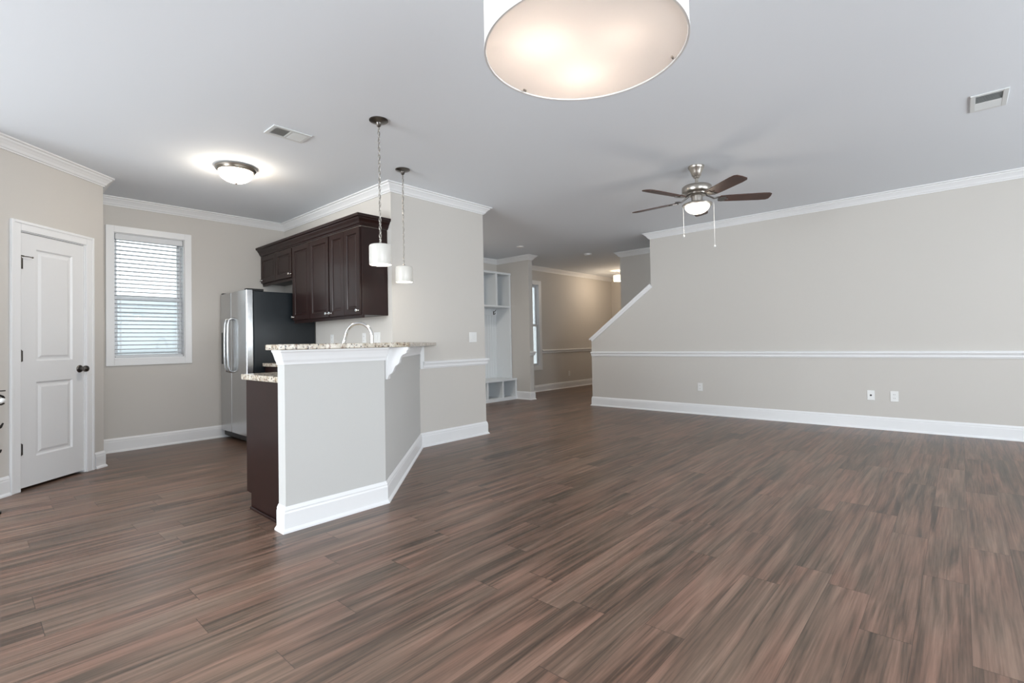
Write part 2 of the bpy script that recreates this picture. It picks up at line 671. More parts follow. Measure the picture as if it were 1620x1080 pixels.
cpath = [tuple(PL), tuple(PC), (PC.x, WW), (CW, WW), (CW, WB), (WE, WB), (WE, HW), (ST0, HW), (ST0, STY), (ST1, STY), (ST1, HW), (X1, HW)]
for nme, a, b in (('trim_1', 0, 2), ('trim_2', 2, 3), ('trim_3', 3, 4), ('trim_4', 4, 6), ('trim_5', 6, 7), ('trim_6', 7, 10), ('trim_7', 10, 11)):
    struct(sweep(cpath, CROWN, a, b), nme, 'trim')
struct(sweep([(RW + .115, 2.8), (RW + .115, SY1), (RW, SY1), (RW, Y0)], CROWN, 1, 3), 'trim_8', 'trim', 'white crown moulding along the long right wall', 'crown moulding')
struct(sweep([(X1, 4.72), (8.3, 4.72), (8.3, Y0)], CROWN, 0, 2), 'trim_9', 'trim')

# chair rails
struct(sweep(cpath, RAIL, 8, 10), 'trim_10', 'trim')
mb = sweep([(ST1 + .02, HW), (7.46, HW)], RAIL, 0, 1)
sweep([(8.59, HW), (X1, HW)], RAIL, 0, 1, mb)
struct(mb, 'trim_11', 'trim')
struct(sweep([(RW, SY0), (RW, Y0)], RAIL, 0, 1), 'trim_12', 'trim', 'white chair rail along the long right wall', 'chair rail')
struct(sweep([(KEND + .035, WB), (WE, WB), (WE, HW)], RAIL, 0, 2), 'trim_13', 'trim', 'white chair rail on the short wall beside the bar', 'chair rail')

# baseboards
mb = MB()
pb = [(tv * s + nv * PD) for s in (3.3, 3.806)]
sweep([tuple(pb[0]), tuple(pb[1])], BASE, 0, 1, mb)
q0 = tv * 4.585 + nv * PD
sweep([tuple(q0), tuple(PC), (PC.x, WW)], BASE, 0, 2, mb)
struct(mb, 'baseboard_pantry', 'trim')
struct(sweep([(PC.x, WW - .3), (PC.x, WW), (CW, WW)], BASE, 1, 2), 'baseboard_window', 'trim')
bpath = [(KX0, KY0 + KT), (KX0, KY0), (KXC, KY0), (KEND, WB), (WE, WB), (WE, HW)]
struct(sweep(bpath, BASE, 0, 3), 'baseboard_bar', 'trim')
struct(sweep(bpath, BASE, 3, 5), 'baseboard_center', 'trim')
struct(sweep([(ST0, 6.40), (ST0, STY), (ST1, STY), (ST1, HW), (X1, HW)], BASE, 0, 2), 'baseboard_stub', 'trim')
struct(sweep([(ST0, 6.40), (ST0, STY), (ST1, STY), (ST1, HW), (X1, HW)], BASE, 2, 4), 'baseboard_hall', 'trim')
struct(sweep([(RW + .115, 4.2), (RW + .115, SY0), (RW, SY0), (RW, Y0)], BASE, 0, 3), 'baseboard_right', 'trim')
struct(sweep([(X0, PL.y), (PL.x, PL.y)], BASE, 0, 1), 'baseboard_dining', 'trim')

# sloped cap on the stair wall
dy, dz = SY1 - SY0, SZ1 - SZ0
sl = math.hypot(dy, dz)
uy, uz = dy / sl, dz / sl
ny, nz = -uz, uy
if nz < 0:
    ny, nz = -ny, -nz


def slope_pt(s, h):
    return (SY0 + uy * s + ny * h, SZ0 + uz * s + nz * h)


mb = MB()
mb.prism([slope_pt(-.035, .0), slope_pt(sl, .0), slope_pt(sl, .022), slope_pt(-.035, .022)], 'x', RW - .020, RW + .135)
mb.prism([slope_pt(-.012, -.045), slope_pt(sl, -.045), slope_pt(sl, .0), slope_pt(-.012, .0)], 'x', RW - .012, RW)
mb.prism([slope_pt(-.014, -.012), slope_pt(sl, -.012), slope_pt(sl, .0), slope_pt(-.014, .0)], 'x', RW - .018, RW)
struct(mb, 'trim_14', 'trim', 'white sloped cap on the stair cut-out of the right wall', 'trim')

# frieze under the bar top, wrapping the end, the front and the diagonal
FRZ = [(0, .990), (.006, .990), (.009, 1.004), (.016, 1.018), (.022, 1.038), (.030, 1.060), (.037, 1.070), (.037, 1.079), (0, 1.079)]
struct(sweep(bpath, FRZ, 0, 3), 'trim_15', 'trim', 'white cove trim under the granite bar top', 'trim')
# upright block where the bar frieze meets the chair rail
struct(MB().box(KEND + .002, KEND + .055, WB - .012, WB, .832, 1.079), 'trim_16', 'trim')

# ------------------------------------------------------------------ pantry door
mb = MB(DIAG)
CS = [(0, .0), (.018, .0)]


def casing(mb, a0, a1, top, w, y, th):
    mb.box(a0 - w, a0, y - th, y, 0, top + w)
    mb.box(a1, a1 + w, y - th, y, 0, top + w)
    mb.box(a0, a1, y - th, y, top, top + w)
    # raised outer band
    mb.box(a0 - w, a0 - w + .022, y - th - .006, y - th, 0, top + w)
    mb.box(a1 + w - .022, a1 + w, y - th - .006, y - th, 0, top + w)
    mb.box(a0 - w + .022, a1 + w - .022, y - th - .006, y - th, top + w - .022, top + w)


casing(mb, DS0 + .004, DS1 - .004, DH - .004, .078, PD, .016)
mb.box(DS0, DS0 + .012, PD, PD + .11, 0, DH)
mb.box(DS1 - .012, DS1, PD, PD + .11, 0, DH)
mb.box(DS0 + .012, DS1 - .012, PD, PD + .11, DH - .012, DH)
door_c = mb.build('trim_17', 'trim', bevel=.003)
door_c['kind'] = 'structure'

DF = PD + .004      # door face


def panel_door(mb, s0, s1, z0, z1, y, th, panels):
    """Slab with raised panels set in sunk fields."""
    rings_y = y
    xs = sorted({s0, s1, *[v for p in panels for v in p[:2]]})
    zs = sorted({z0, z1, *[v for p in panels for v in p[2:]]})
    for i in range(len(xs) - 1):
        for j in range(len(zs) - 1):
            cx, cz = (xs[i] + xs[i + 1]) / 2, (zs[j] + zs[j + 1]) / 2
            if any(p[0] < cx < p[1] and p[2] < cz < p[3] for p in panels):
                continue
            mb.box(xs[i], xs[i + 1], y, y + th, zs[j], zs[j + 1])
    for a0, a1, b0, b1 in panels:
        steps = [(0, 0), (.012, .011), (.026, .011), (.046, .003)]
        prev = None
        for ins, dep in steps:
            ring = [mb._v((a, y + dep, b)) for a, b in ((a0 + ins, b0 + ins), (a1 - ins, b0 + ins), (a1 - ins, b1 - ins), (a0 + ins, b1 - ins))]
            if prev:
                for k in range(4):
                    mb._f([prev[k], prev[(k + 1) % 4], ring[(k + 1) % 4], ring[k]])
            prev = ring
        mb._f(prev)
        mb.box(a0, a1, y + .014, y + th, b0, b1)


mb = MB(DIAG)
panel_door(mb, DS0 + .015, DS1 - .015, .022, DH - .016, DF, .035,
           [(4.032, 4.366, 1.020, 1.932), (4.032, 4.366, .252, .850)])
door_org = DIAG @ Vector(((DS0 + DS1) / 2, DF, 0))
door = struct(mb, 'door_1', 'door', 'white two-panel pantry door with dark hinges and knob', 'door', origin=door_org)


for k, zz in enumerate((1.80, 1.063, .325)):
    mb = MB(DIAG)
    mb.lathe([(.0065, 0), (.0065, .09), (.004, .095), (0, .097)], (DS0 + .016, DF - .006, zz - .045), 12)
    mb.box(DS0 + .016, DS0 + .036, DF - .003, DF, zz - .043, zz + .043)
    h = mb.build('hinge', 'dark_nickel', door, smooth=True)
    if k == 0:
        mb = MB(DIAG)
        mb.box(DS0 + .004, DS0 + .030, DF - .020, DF - .012, zz + .052, zz + .062)
        mb.tube([(DS0 + .018, DF - .012, zz + .056), (DS0 + .055, DF - .030, zz + .056), (DS0 + .085, DF - .030, zz + .054)], .0035, 8)
        mb.sphere((DS0 + .088, DF - .030, zz + .054), .007)
        mb.build('door_stop', 'dark_nickel', h, smooth=True)

kb = MB(DIAG @ Matrix.Translation((4.436, DF, .935)) @ Matrix.Rotation(math.pi / 2, 4, 'X'))
kb.lathe([(0, 0), (.033, 0), (.033, .004), (.026, .010), (.013, .013), (.011, .030), (.018, .038), (.027, .048), (.029, .058), (.025, .068), (.014, .074), (0, .075)], n=32)
kb.build('door_knob', 'dark_nickel', door, smooth=True)

# ------------------------------------------------------------------ kitchen window with blind
mb = MB()
cw_ = .070
mb.box(WX0 - cw_, WX0, WW - .018, WW, WZ0 - cw_, WZ1 + cw_)
mb.box(WX1, WX1 + cw_, WW - .018, WW, WZ0 - cw_, WZ1 + cw_)
mb.box(WX0, WX1, WW - .018, WW, WZ1, WZ1 + cw_)
mb.box(WX0, WX1, WW - .018, WW, WZ0 - cw_, WZ0)
mb.box(WX0, WX0 + .008, WW, WW + .16, WZ0, WZ1)
mb.box(WX1 - .008, WX1, WW, WW + .16, WZ0, WZ1)
mb.box(WX0 + .008, WX1 - .008, WW, WW + .16, WZ1 - .008, WZ1)
mb.box(WX0 + .008, WX1 - .008, WW, WW + .16, WZ0, WZ0 + .012)
win = struct(mb, 'window_1', 'trim', 'white framed kitchen window behind a horizontal blind', 'window', origin=((WX0 + WX1) / 2, WW, WZ0), bevel=.002)


def sash(x0, x1, z0, z1, y, parent, fw_=.036):
    m2 = MB()
    m2.box(x0, x0 + fw_, y, y + .03, z0, z1)
    m2.box(x1 - fw_, x1, y, y + .03, z0, z1)
    m2.box(x0 + fw_, x1 - fw_, y, y + .03, z0, z0 + fw_)
    m2.box(x0 + fw_, x1 - fw_, y, y + .03, z1 - fw_, z1)
    s = m2.build('window_sash', 'vinyl', parent, bevel=.002)
    MB().box(x0 + fw_, x1 - fw_, y + .012, y + .016, z0 + fw_, z1 - fw_).build('pane', 'glass', s)


sash(WX0 + .010, WX1 - .010, WZ0 + .014, 1.685, WW + .085, win)
sash(WX0 + .010, WX1 - .010, 1.652, WZ1 - .010, WW + .118, win)

bl = thing('window_blind', 'white horizontal slat blind hanging in the kitchen window', 'blind', ((WX0 + WX1) / 2, WW + .04, WZ1 - .01))
bx0, bx1 = WX0 + .014, WX1 - .014
MB().box(bx0, bx1, WW + .008, WW + .066, WZ1 - .072, WZ1 - .009).build('headrail', 'blind', bl, bevel=.004)
mb = MB()
nsl = 28
ztop, zbot = WZ1 - .095, WZ0 + .062
for i in range(nsl):
    z = ztop + (zbot - ztop) * i / (nsl - 1)
    yc = WW + .038
    t_ = rad(-9)
    hw = .0245
    mb.prism([(yc - hw * math.cos(t_), z - hw * math.sin(t_) - .0012), (yc, z + .0018), (yc + hw * math.cos(t_), z + hw * math.sin(t_) - .0012),
              (yc + hw * math.cos(t_), z + hw * math.sin(t_) + .0012), (yc, z + .0045), (yc - hw * math.cos(t_), z - hw * math.sin(t_) + .0012)], 'x', bx0, bx1)
mb.build('slats', 'blind', bl)
MB().box(bx0, bx1, WW + .014, WW + .062, WZ0 + .016, WZ0 + .036).build('bottom_rail', 'blind', bl, bevel=.003)
for xx in (bx0 + .05, bx1 - .06):
    m2 = MB()
    for yy in (WW + .0115, WW + .0635):
        m2.box(xx - .002, xx + .002, yy - .0008, yy + .0008, WZ0 + .03, WZ1 - .07)
    m2.build('ladder_cord', 'blind', bl)
MB().tube([(bx1 - .03, WW + .005, WZ1 - .08), (bx1 - .03, WW + .005, WZ0 + .10)], .0035, 8).build('tilt_wand', 'blind', bl, smooth=True)

# hall window
mb = MB()
cw_ = .085
mb.box(HX0 - cw_, HX0, HW - .018, HW, HZ0 - cw_, HZ1 + cw_)
mb.box(HX1, HX1 + cw_, HW - .018, HW, HZ0 - cw_, HZ1 + cw_)
mb.box(HX0, HX1, HW - .018, HW, HZ1, HZ1 + cw_)
mb.box(HX0, HX1, HW - .018, HW, HZ0 - cw_, HZ0)
mb.box(HX0, HX0 + .008, HW, HW + .16, HZ0, HZ1)
mb.box(HX1 - .008, HX1, HW, HW + .16, HZ0, HZ1)
mb.box(HX0, HX1, HW, HW + .16, HZ1 - .008, HZ1)
mb.box(HX0, HX1, HW, HW + .16, HZ0, HZ0 + .012)
win2 = struct(mb, 'window_2', 'trim', 'tall narrow-looking hall window half hidden behind the wall stub', 'window', origin=((HX0 + HX1) / 2, HW, HZ0), bevel=.002)
sash(HX0 + .010, HX1 - .010, HZ0 + .014, 1.475, HW + .020, win2, .045)
sash(HX0 + .010, HX1 - .010, 1.440, HZ1 - .010, HW + .053, win2, .045)

# ------------------------------------------------------------------ refrigerator
FY0, FY1, FH = 5.900, 6.735, 1.745
fr = thing('refrigerator', 'side-by-side stainless refrigerator with black side panel in the kitchen corner', 'refrigerator', (2.50, (FY0 + FY1) / 2, 0))
MB().box(2.195, 2.905, FY0, FY1, .075, FH - .012).build('cabinet_body', 'black', fr, bevel=.004)
ymid = FY0 + .475
for nm, a, b in (('fridge_door', FY0 + .003, ymid - .004), ('freezer_door', ymid + .004, FY1 - .003)):
    m2 = MB()
    pr = [(2.186, a), (2.186, b), (2.122, b), (2.114, b - .008), (2.110, (a + b) / 2), (2.114, a + .008), (2.122, a)]
    m2.prism(pr, 'z', .105, FH)
    d = m2.build(nm, 'steel', fr, bevel=.003)
    d['label'] = 'stainless door panel'
    hy = (ymid - .050) if nm == 'fridge_door' else (ymid + .050)
    pts = [(2.118, hy, 1.44), (2.075, hy, 1.425), (2.062, hy, 1.37), (2.058, hy, 1.20), (2.058, hy, 1.04), (2.062, hy, .88), (2.075, hy, .825), (2.118, hy, .81)]
    MB().tube(pts, [.013, .014, .014, .013, .013, .014, .014, .013], 12).build('door_handle', 'steel', d, smooth=True)
    if nm == 'freezer_door':
        ds = MB().box(2.106, 2.120, ymid + .13, FY1 - .06, .90, 1.28).build('water_dispenser', 'black_plastic', d, bevel=.004)
        ds['label'] = 'black water dispenser recess'
        MB().box(2.100, 2.107, ymid + .20, ymid + .225, .93, 1.14).build('dispenser_lever', 'chrome', d, bevel=.002)
mb = MB()
mb.box(2.175, 2.25, FY0 + .02, FY1 - .02, .02, .10)
mb.box(2.15, 2.18, FY0 + .01, FY1 - .01, .035, .095)
mb.build('base_grille', 'black_plastic', fr, bevel=.006)
for yy in (FY0 + .045, FY1 - .045):
    MB().box(2.12, 2.31, yy - .03, yy + .03, FH - .010, FH + .016).build('hinge_cover', 'black_plastic', fr, bevel=.006)
for xx in (2.27, 2.84):
    for yy in (FY0 + .06, FY1 - .06):
        MB().lathe([(.018, 0), (.022, .02), (.022, .078)], (xx, yy, 0), 16).build('foot', 'black_plastic', fr, smooth=True)


# ------------------------------------------------------------------ cabinets
def cab_door(parent, axis, plane, sgn, a0, a1, z0, z1, knob_at, th=.020, stile=.055):
    """A raised-panel door; plane is its outer face, sgn the outward direction along axis."""
    if axis == 'x':
        mt = Matrix(((0, -sgn, 0, plane), (1, 0, 0, 0), (0, 0, 1, 0), (0, 0, 0, 1)))
    else:
        mt = Matrix(((1, 0, 0, 0), (0, -sgn, 0, plane), (0, 0, 1, 0), (0, 0, 0, 1)))
    m2 = MB(mt)
    m2.box(a0, a0 + stile, 0, th, z0, z1)
    m2.box(a1 - stile, a1, 0, th, z0, z1)
    m2.box(a0 + stile, a1 - stile, 0, th, z0, z0 + stile)
    m2.box(a0 + stile, a1 - stile, 0, th, z1 - stile, z1)
    b0, b1, c0, c1 = a0 + stile, a1 - stile, z0 + stile, z1 - stile
    prev = None
    for ins, dep in ((0, .0), (.006, .004), (.009, .010), (.022, .010), (.028, .007)):
        ring = [m2._v((a, dep, b)) for a, b in ((b0 + ins, c0 + ins), (b1 - ins, c0 + ins), (b1 - ins, c1 - ins), (b0 + ins, c1 - ins))]
        if prev:
            for k in range(4):
                m2._f([prev[k], prev[(k + 1) % 4], ring[(k + 1) % 4], ring[k]])
        prev = ring
    m2._f(prev)
    m2.box(b0, b1, .0115, th, c0, c1)
    d = m2.build('cabinet_door', 'cab', parent)
    if knob_at:
        k = MB(mt @ Matrix.Translation((knob_at[0], 0, knob_at[1])) @ Matrix.Rotation(math.pi / 2, 4, 'X'))
        k.lathe([(0, 0), (.009, 0), (.006, .004), (.005, .014), (.013, .018), (.016, .024), (.013, .030), (0, .032)], n=20)
        kk = k.build('knob', 'chrome', d, smooth=True)
        kk['label'] = 'small bright metal knob'
    return d


UF = 2.600
UY = 4.340


def wall_cab(label, y0, y1, z0, z1, doors):
    c = thing('wall_cabinet', label, 'cabinet', (CW - .004, (y0 + y1) / 2, z0), 'espresso wall cabinets')
    m2 = MB()
    m2.box(UF + .021, CW - .004, y0, y1, z0, z1)
    m2.build('cabinet_body', 'cab', c, bevel=.0015)
    m2 = MB()
    m2.box(UF + .026, UF + .045, y0, y1, z0 - .028, z0)
    m2.build('light_rail', 'cab', c)
    for i, (a, b) in enumerate(doors):
        ka = (a + .028) if i % 2 else (b - .028)
        cab_door(c, 'x', UF, -1, a, b, z0 + .008, z1 - .006, (ka, z0 + .045))
    return c


wall_cab('dark espresso two-door wall cabinet nearest the bar, its red-brown side bare', UY, 4.955, 1.395, 2.272, [(4.650, 4.945), (4.350, 4.645)])
wall_cab('dark espresso two-door wall cabinet in the middle of the row', 4.957, 5.838, 1.395, 2.272, [(5.400, 5.828), (4.967, 5.395)])
wall_cab('short dark espresso two-door cabinet high above the refrigerator', 5.840, 6.752, 1.915, 2.272, [(6.300, 6.744), (5.850, 6.295)])

CC = [(0, 2.273), (.014, 2.273), (.018, 2.285), (.026, 2.292), (.034, 2.312), (.052, 2.336), (.056, 2.348), (.070, 2.352), (.074, 2.366), (.074, 2.378), (0, 2.378)]
o = sweep([(UF + .012, 6.752), (UF + .012, UY), (CW - .004, UY)], CC, 0, 2)
tag(o.build('cabinet_crown', 'cab', origin=(UF, UY, 2.273)), 'dark espresso crown moulding along the top of the wall cabinets', 'moulding')

# base cabinets
pc = thing('base_cabinet', 'dark espresso base cabinet at the free end of the bar, flat side showing', 'cabinet', (1.60, 3.40, 0), 'espresso base cabinets')
side = [(KY0 + KT + .001, 0), (3.615, 0), (3.615, .105), (3.690, .105), (3.690, .876), (KY0 + KT + .001, .876)]
MB().prism(side, 'x', 1.318, 1.338).build('side_panel', 'cab', pc, bevel=.001)
MB().box(1.338, 1.86, KY0 + KT + .001, 3.668, .105, .876).build('cabinet_body', 'cab', pc)
MB().box(1.338, 1.86, 3.55, 3.612, 0, .105).build('toe_kick', 'cab_dark', pc)
MB().box(1.306, 1.3175, KY0 + KT + .020, 3.612, 0, .018).build('shoe_moulding', 'cab', pc, bevel=.004)
cab_door(pc, 'y', 3.690, 1, 1.345, 1.855, .115, .690, (1.82, .64))
m2 = MB()
m2.box(1.345, 1.855, 3.668, 3.690, .700, .868)
dr = m2.build('drawer', 'cab', pc, bevel=.003)
MB(Matrix.Translation((1.60, 3.690, .784)) @ Matrix.Rotation(-math.pi / 2, 4, 'X')).lathe([(0, 0), (.009, 0), (.005, .004), (.005, .014), (.016, .022), (.013, .030), (0, .032)], n=20).build('knob', 'chrome', dr, smooth=True)

sc_ = thing('base_cabinet', 'dark espresso corner sink cabinet hidden behind the angled bar', 'cabinet', (2.4, 3.9, 0), 'espresso base cabinets')
cpoly = [(1.862, KY0 + KT + .012), (KXC - .055, KY0 + KT + .012), (2.900, 4.085), (2.900, 4.34), (2.34, 4.34), (1.862, 3.666)]
MB().prism(cpoly, 'z', .105, .876).build('cabinet_body', 'cab', sc_)
MB().prism([(1.90, 3.35), (2.6, 4.0), (2.6, 4.3), (2.40, 4.3), (1.90, 3.58)], 'z', 0, .105).build('toe_kick', 'cab_dark', sc_)

wc = thing('base_cabinet', 'dark espresso base cabinet between refrigerator and corner sink', 'cabinet', (2.6, 5.1, 0), 'espresso base cabinets')
MB().box(2.322, 2.905, 4.345, 5.885, .105, .876).build('cabinet_body', 'cab', wc)
MB().box(2.39, 2.85, 4.36, 5.88, 0, .105).build('toe_kick', 'cab_dark', wc)
for i in range(3):
    a = 4.352 + i * .511
    cab_door(wc, 'x', 2.301, -1, a, a + .505, .115, .690, (a + .03, .64))
    d = MB().box(2.301, 2.322, a, a + .505, .700, .868).build('drawer', 'cab', wc, bevel=.003)
    MB(Matrix.Translation((2.301, a + .25, .784)) @ Matrix.Rotation(-math.pi / 2, 4, 'Y')).lathe([(0, 0), (.009, 0), (.005, .004), (.005, .014), (.016, .022), (.013, .030), (0, .032)], n=20).build('knob', 'chrome', d, smooth=True)

# counters
ctop = [(1.293, KY0 + KT + .002), (KXC - .051, KY0 + KT + .002), (2.916, 4.088), (2.916, 5.888), (2.278, 5.888), (2.278, 4.33), (1.835, 3.715), (1.293, 3.715)]
tag(MB().prism(ctop, 'z', .8765, .914).build('countertop', 'granite', origin=(1.293, 3.715, .88), bevel=.004), 'speckled cream granite kitchen counter, the lower slab behind the bar', 'countertop')
bs = MB().box(2.896, 2.917, 4.30, 5.886, .9145, 1.016)
tag(bs.build('backsplash', 'granite', origin=(2.90, 5.1, .9145), bevel=.002), 'low granite backsplash strip along the cabinet wall', 'backsplash')
OV = .165 * 1.41421
barp = [(1.230, 2.932), (KXC + .062 * 0 + (2.932 - KY0) + OV, 2.932), (KXC + (WB - .003 - KY0) + OV, WB - .003), (KEND - KT * 1.414 - .06, WB - .003), (KY0 + KT + .05 + KXC - KY0 - .223, KY0 + KT + .05), (1.230, KY0 + KT + .05)]
tag(MB().prism(barp, 'z', 1.0795, 1.1125).build('bar_top', 'granite', origin=(1.152, 2.932, 1.08), bevel=.005), 'raised speckled granite breakfast bar top on the pale knee wall', 'bar top')

# corbel
b45 = Vector((.70711, -.70711))
c0 = Vector((KXC, KY0)) + Vector((.70711, .70711)) * .085
CM = Matrix(((.70711, .70711, 0, c0.x), (-.70711, .70711, 0, c0.y), (0, 0, 1, 0), (0, 0, 0, 1)))  # local x outwards, y along bar
prof = [(.0005, 1.0785), (.158, 1.0785), (.158, 1.058), (.148, 1.052), (.150, 1.040), (.138, 1.030), (.122, 1.024), (.108, 1.010), (.100, .990),
        (.096, .968), (.084, .954), (.070, .946), (.060, .930), (.052, .908), (.040, .892), (.026, .884), (.018, .868), (.0005, .862)]
cb = thing('corbel', 'white scrolled bracket under the overhang of the bar top', 'bracket', (c0.x, c0.y, .86))
MB(CM).prism(prof, 'y', -.036, .036).build('bracket_body', 'trim', cb, bevel=.003)
MB(CM).box(.0005, .016, -.050, .050, .852, 1.0785).build('back_plate', 'trim', cb, bevel=.003)

# faucet
FB = Vector((2.315, 3.690))
fd = Vector((-.72, .69)).normalized()
fa = thing('kitchen_faucet', 'chrome gooseneck kitchen faucet rising behind the granite bar', 'faucet', (FB.x, FB.y, .9143))
MB().lathe([(.030, 0), (.030, .006), (.022, .012), (.020, .06), (.017, .075)], (FB.x, FB.y, .9143), 24).build('base', 'chrome', fa, smooth=True)
R = .108
pts = [(FB.x, FB.y, .985), (FB.x, FB.y, 1.10), (FB.x, FB.y, 1.172)]
for k in range(1, 15):
    a = math.pi * k / 15
    d_ = R * (1 - math.cos(a))
    pts.append((FB.x + fd.x * d_, FB.y + fd.y * d_, 1.172 + R * 1.02 * math.sin(a)))
e_ = 2 * R + .002
pts += [(FB.x + fd.x * e_, FB.y + fd.y * e_, 1.172), (FB.x + fd.x * (e_ + .010), FB.y + fd.y * (e_ + .010), 1.14)]
MB().tube(pts, .0135, 14).build('spout', 'chrome', fa, smooth=True)
MB().tube([(FB.x + fd.x * (e_ + .010), FB.y + fd.y * (e_ + .010), 1.145), (FB.x + fd.x * (e_ + .022), FB.y + fd.y * (e_ + .022), 1.09), (FB.x + fd.x * (e_ + .028), FB.y + fd.y * (e_ + .028), 1.055)], [.0155, .020, .018], 14).build('spray_head', 'chrome', fa, smooth=True)
MB().tube([(FB.x + .015, FB.y + .016, .955), (FB.x + .05, FB.y + .05, .965), (FB.x + .085, FB.y + .085, .985)], [.009, .007, .006], 10).build('handle', 'chrome', fa, smooth=True)


# ------------------------------------------------------------------ wall plates
def plate(name, label, cat, axis, plane, sgn, a, z, kind, group=None, w=.072, h=.116):
    """Plate on a wall. axis: normal axis of the wall, sgn: outward."""
    if axis == 'x':
        mt = Matrix(((0, -sgn, 0, plane), (1, 0, 0, a), (0, 0, 1, z), (0, 0, 0, 1)))
        loc = (plane, a, z)
    else:
        mt = Matrix(((1, 0, 0, a), (0, -sgn, 0, plane), (0, 0, 1, z), (0, 0, 0, 1)))
        loc = (a, plane, z)
    t_ = thing(name, label, cat, loc, group)
    MB(mt).box(-w / 2, w / 2, -.006, -.0003, -h / 2, h / 2).build('cover_plate', 'plate', t_, bevel=.0025)
    if kind == 'outlet':
        for s in (-1, 1):
            sk = MB(mt).box(-.017, .017, -.0085, -.006, s * .0215 - .0145, s * .0215 + .0145).build('socket', 'plate', t_, bevel=.002)
            m2 = MB(mt)
            m2.box(-.008, -.0055, -.0088, -.0084, s * .0215 - .004, s * .0215 + .006)
            m2.box(.0055, .008, -.0088, -.0084, s * .0215 - .004, s * .0215 + .006)
            m2.build('slots', 'slot', sk)
    elif kind == 'coax':
        MB(mt @ Matrix.Rotation(math.pi / 2, 4, 'X')).lathe([(0, .006), (.010, .006), (.010, .009), (.006, .010), (.006, .018), (0, .018)], n=16).build('cable_jack', 'slot', t_, smooth=True)
    elif kind == 'switch':
        for s in (-1, 1):
            MB(mt).box(s * .023 - .016, s * .023 + .016, -.0095, -.006, -.033, .033).build('rocker', 'plate', t_, bevel=.002)
    return t_


plate('wall_outlet', 'white outlet low on the right wall, nearest the stair cut-out', 'outlet', 'x', RW, -1, 2.815, .397, 'outlet', 'outlets on the right wall')
plate('cable_plate', 'white cable plate with dark jack low on the right wall, left of a pair', 'wall plate', 'x', RW, -1, .798, .394, 'coax')
plate('wall_outlet', 'white outlet low on the right wall, right of the cable plate', 'outlet', 'x', RW, -1, .578, .392, 'outlet', 'outlets on the right wall', .076, .120)
plate('wall_outlet', 'white outlet low on the tan far wall of the hall', 'outlet', 'y', HW, -1, 9.60, .335, 'outlet')
plate('light_switch', 'white double light switch on the short wall above the chair rail', 'switch', 'y', WB, -1, 4.038, 1.166, 'switch', None, .116, .118)
plate('wall_outlet', 'white backsplash outlet plate seen left of the faucet arch', 'outlet', 'x', CW, -1, 5.50, 1.17, 'outlet', 'outlets above the kitchen counter')
plate('wall_outlet', 'white backsplash outlet plate seen inside the faucet arch', 'outlet', 'x', CW, -1, 4.80, 1.17, 'outlet', 'outlets above the kitchen counter')
plate('light_switch', 'white double switch plate on the backsplash wall right of the faucet', 'switch', 'x', CW, -1, 4.55, 1.17, 'switch', None, .116, .118)


# ------------------------------------------------------------------ ceiling fittings
def vent(label, x0, x1, y0, y1, split, bar=.008, back='vent_dark'):
    v = thing('ceiling_vent', label, 'vent', ((x0 + x1) / 2, (y0 + y1) / 2, CEIL), 'ceiling air vents')
    b = .028
    m2 = MB()
    zt, zb = CEIL - .0006, CEIL - .009
    m2.box(x0, x1, y0, y0 + b, zb, zt)
    m2.box(x0, x1, y1 - b, y1, zb, zt)
    m2.box(x0, x0 + b, y0 + b, y1 - b, zb, zt)
    m2.box(x1 - b, x1, y0 + b, y1 - b, zb, zt)
    if split:
        xm = (x0 + x1) / 2
        m2.box(xm - bar, xm + bar, y0 + b, y1 - b, zb, zt)
    m2.build('frame', 'vent_white', v, bevel=.002)
    MB().box(x0 + b, x1 - b, y0 + b, y1 - b, CEIL - .0022, CEIL - .0008).build('backing', back, v)
    m2 = MB()
    if split:
        for (a, c, dr_) in ((x0 + b, xm - bar, -1), (xm + bar, x1 - b, 1)):
            n = 9
            for i in range(n):
                xx = a + (c - a) * (i + .5) / n
                s = .0055 * dr_
                m2.prism([(xx - s, CEIL - .0028), (xx + s, CEIL - .0095), (xx + s + .0012, CEIL - .0095), (xx - s + .0012, CEIL - .0028)], 'y', y0 + b, y1 - b)
    else:
        n = 9
        ym = (y0 + y1) / 2
        for i in range(n):
            yy = y0 + b + (y1 - y0 - 2 * b) * (i + .5) / n
            s = .0055 * (1 if yy < ym else -1)
            m2.prism([(yy - s, CEIL - .0028), (yy + s, CEIL - .0095), (yy + s + .0012, CEIL - .0095), (yy - s + .0012, CEIL - .0028)], 'x', x0 + b, x1 - b)
    m2.build('louvers', 'vent_white', v)


vent('white ceiling vent over the kitchen, left of the pendant lamps', 1.535, 1.825, 3.715, 3.905, True)
vent('white ceiling vent at the far right of the ceiling', 4.685, 5.020, -.292, -.098, True, .002, 'vent_grey')


def ceiling_disc(name, label, cat, x, y, r, h, group=None):
    m2 = MB().lathe([(r, 0), (r, -h * .5), (r * .86, -h), (0, -h)], (x, y, CEIL - .0005), 28)
    return tag(m2.build(name, 'plate', origin=(x, y, CEIL), smooth=True), label, cat, group)


ceiling_disc('ceiling_disc', 'flat white disc on the hall ceiling before the lockers', 'ceiling fitting', 6.444, 5.593, .060, .016)
sd = thing('smoke_detector', 'round white smoke detector on the hall ceiling before the foyer', 'smoke detector', (7.914, 5.179, CEIL))
MB().lathe([(.075, 0), (.075, -.018), (.062, -.036), (.030, -.045), (0, -.045)], (7.914, 5.179, CEIL - .0005), 28).build('housing', 'plate', sd, smooth=True)
MB().lathe([(.012, 0), (.010, -.006), (0, -.006)], (7.914, 5.179, CEIL - .0456), 12).build('test_button', 'vent_white', sd, smooth=True)

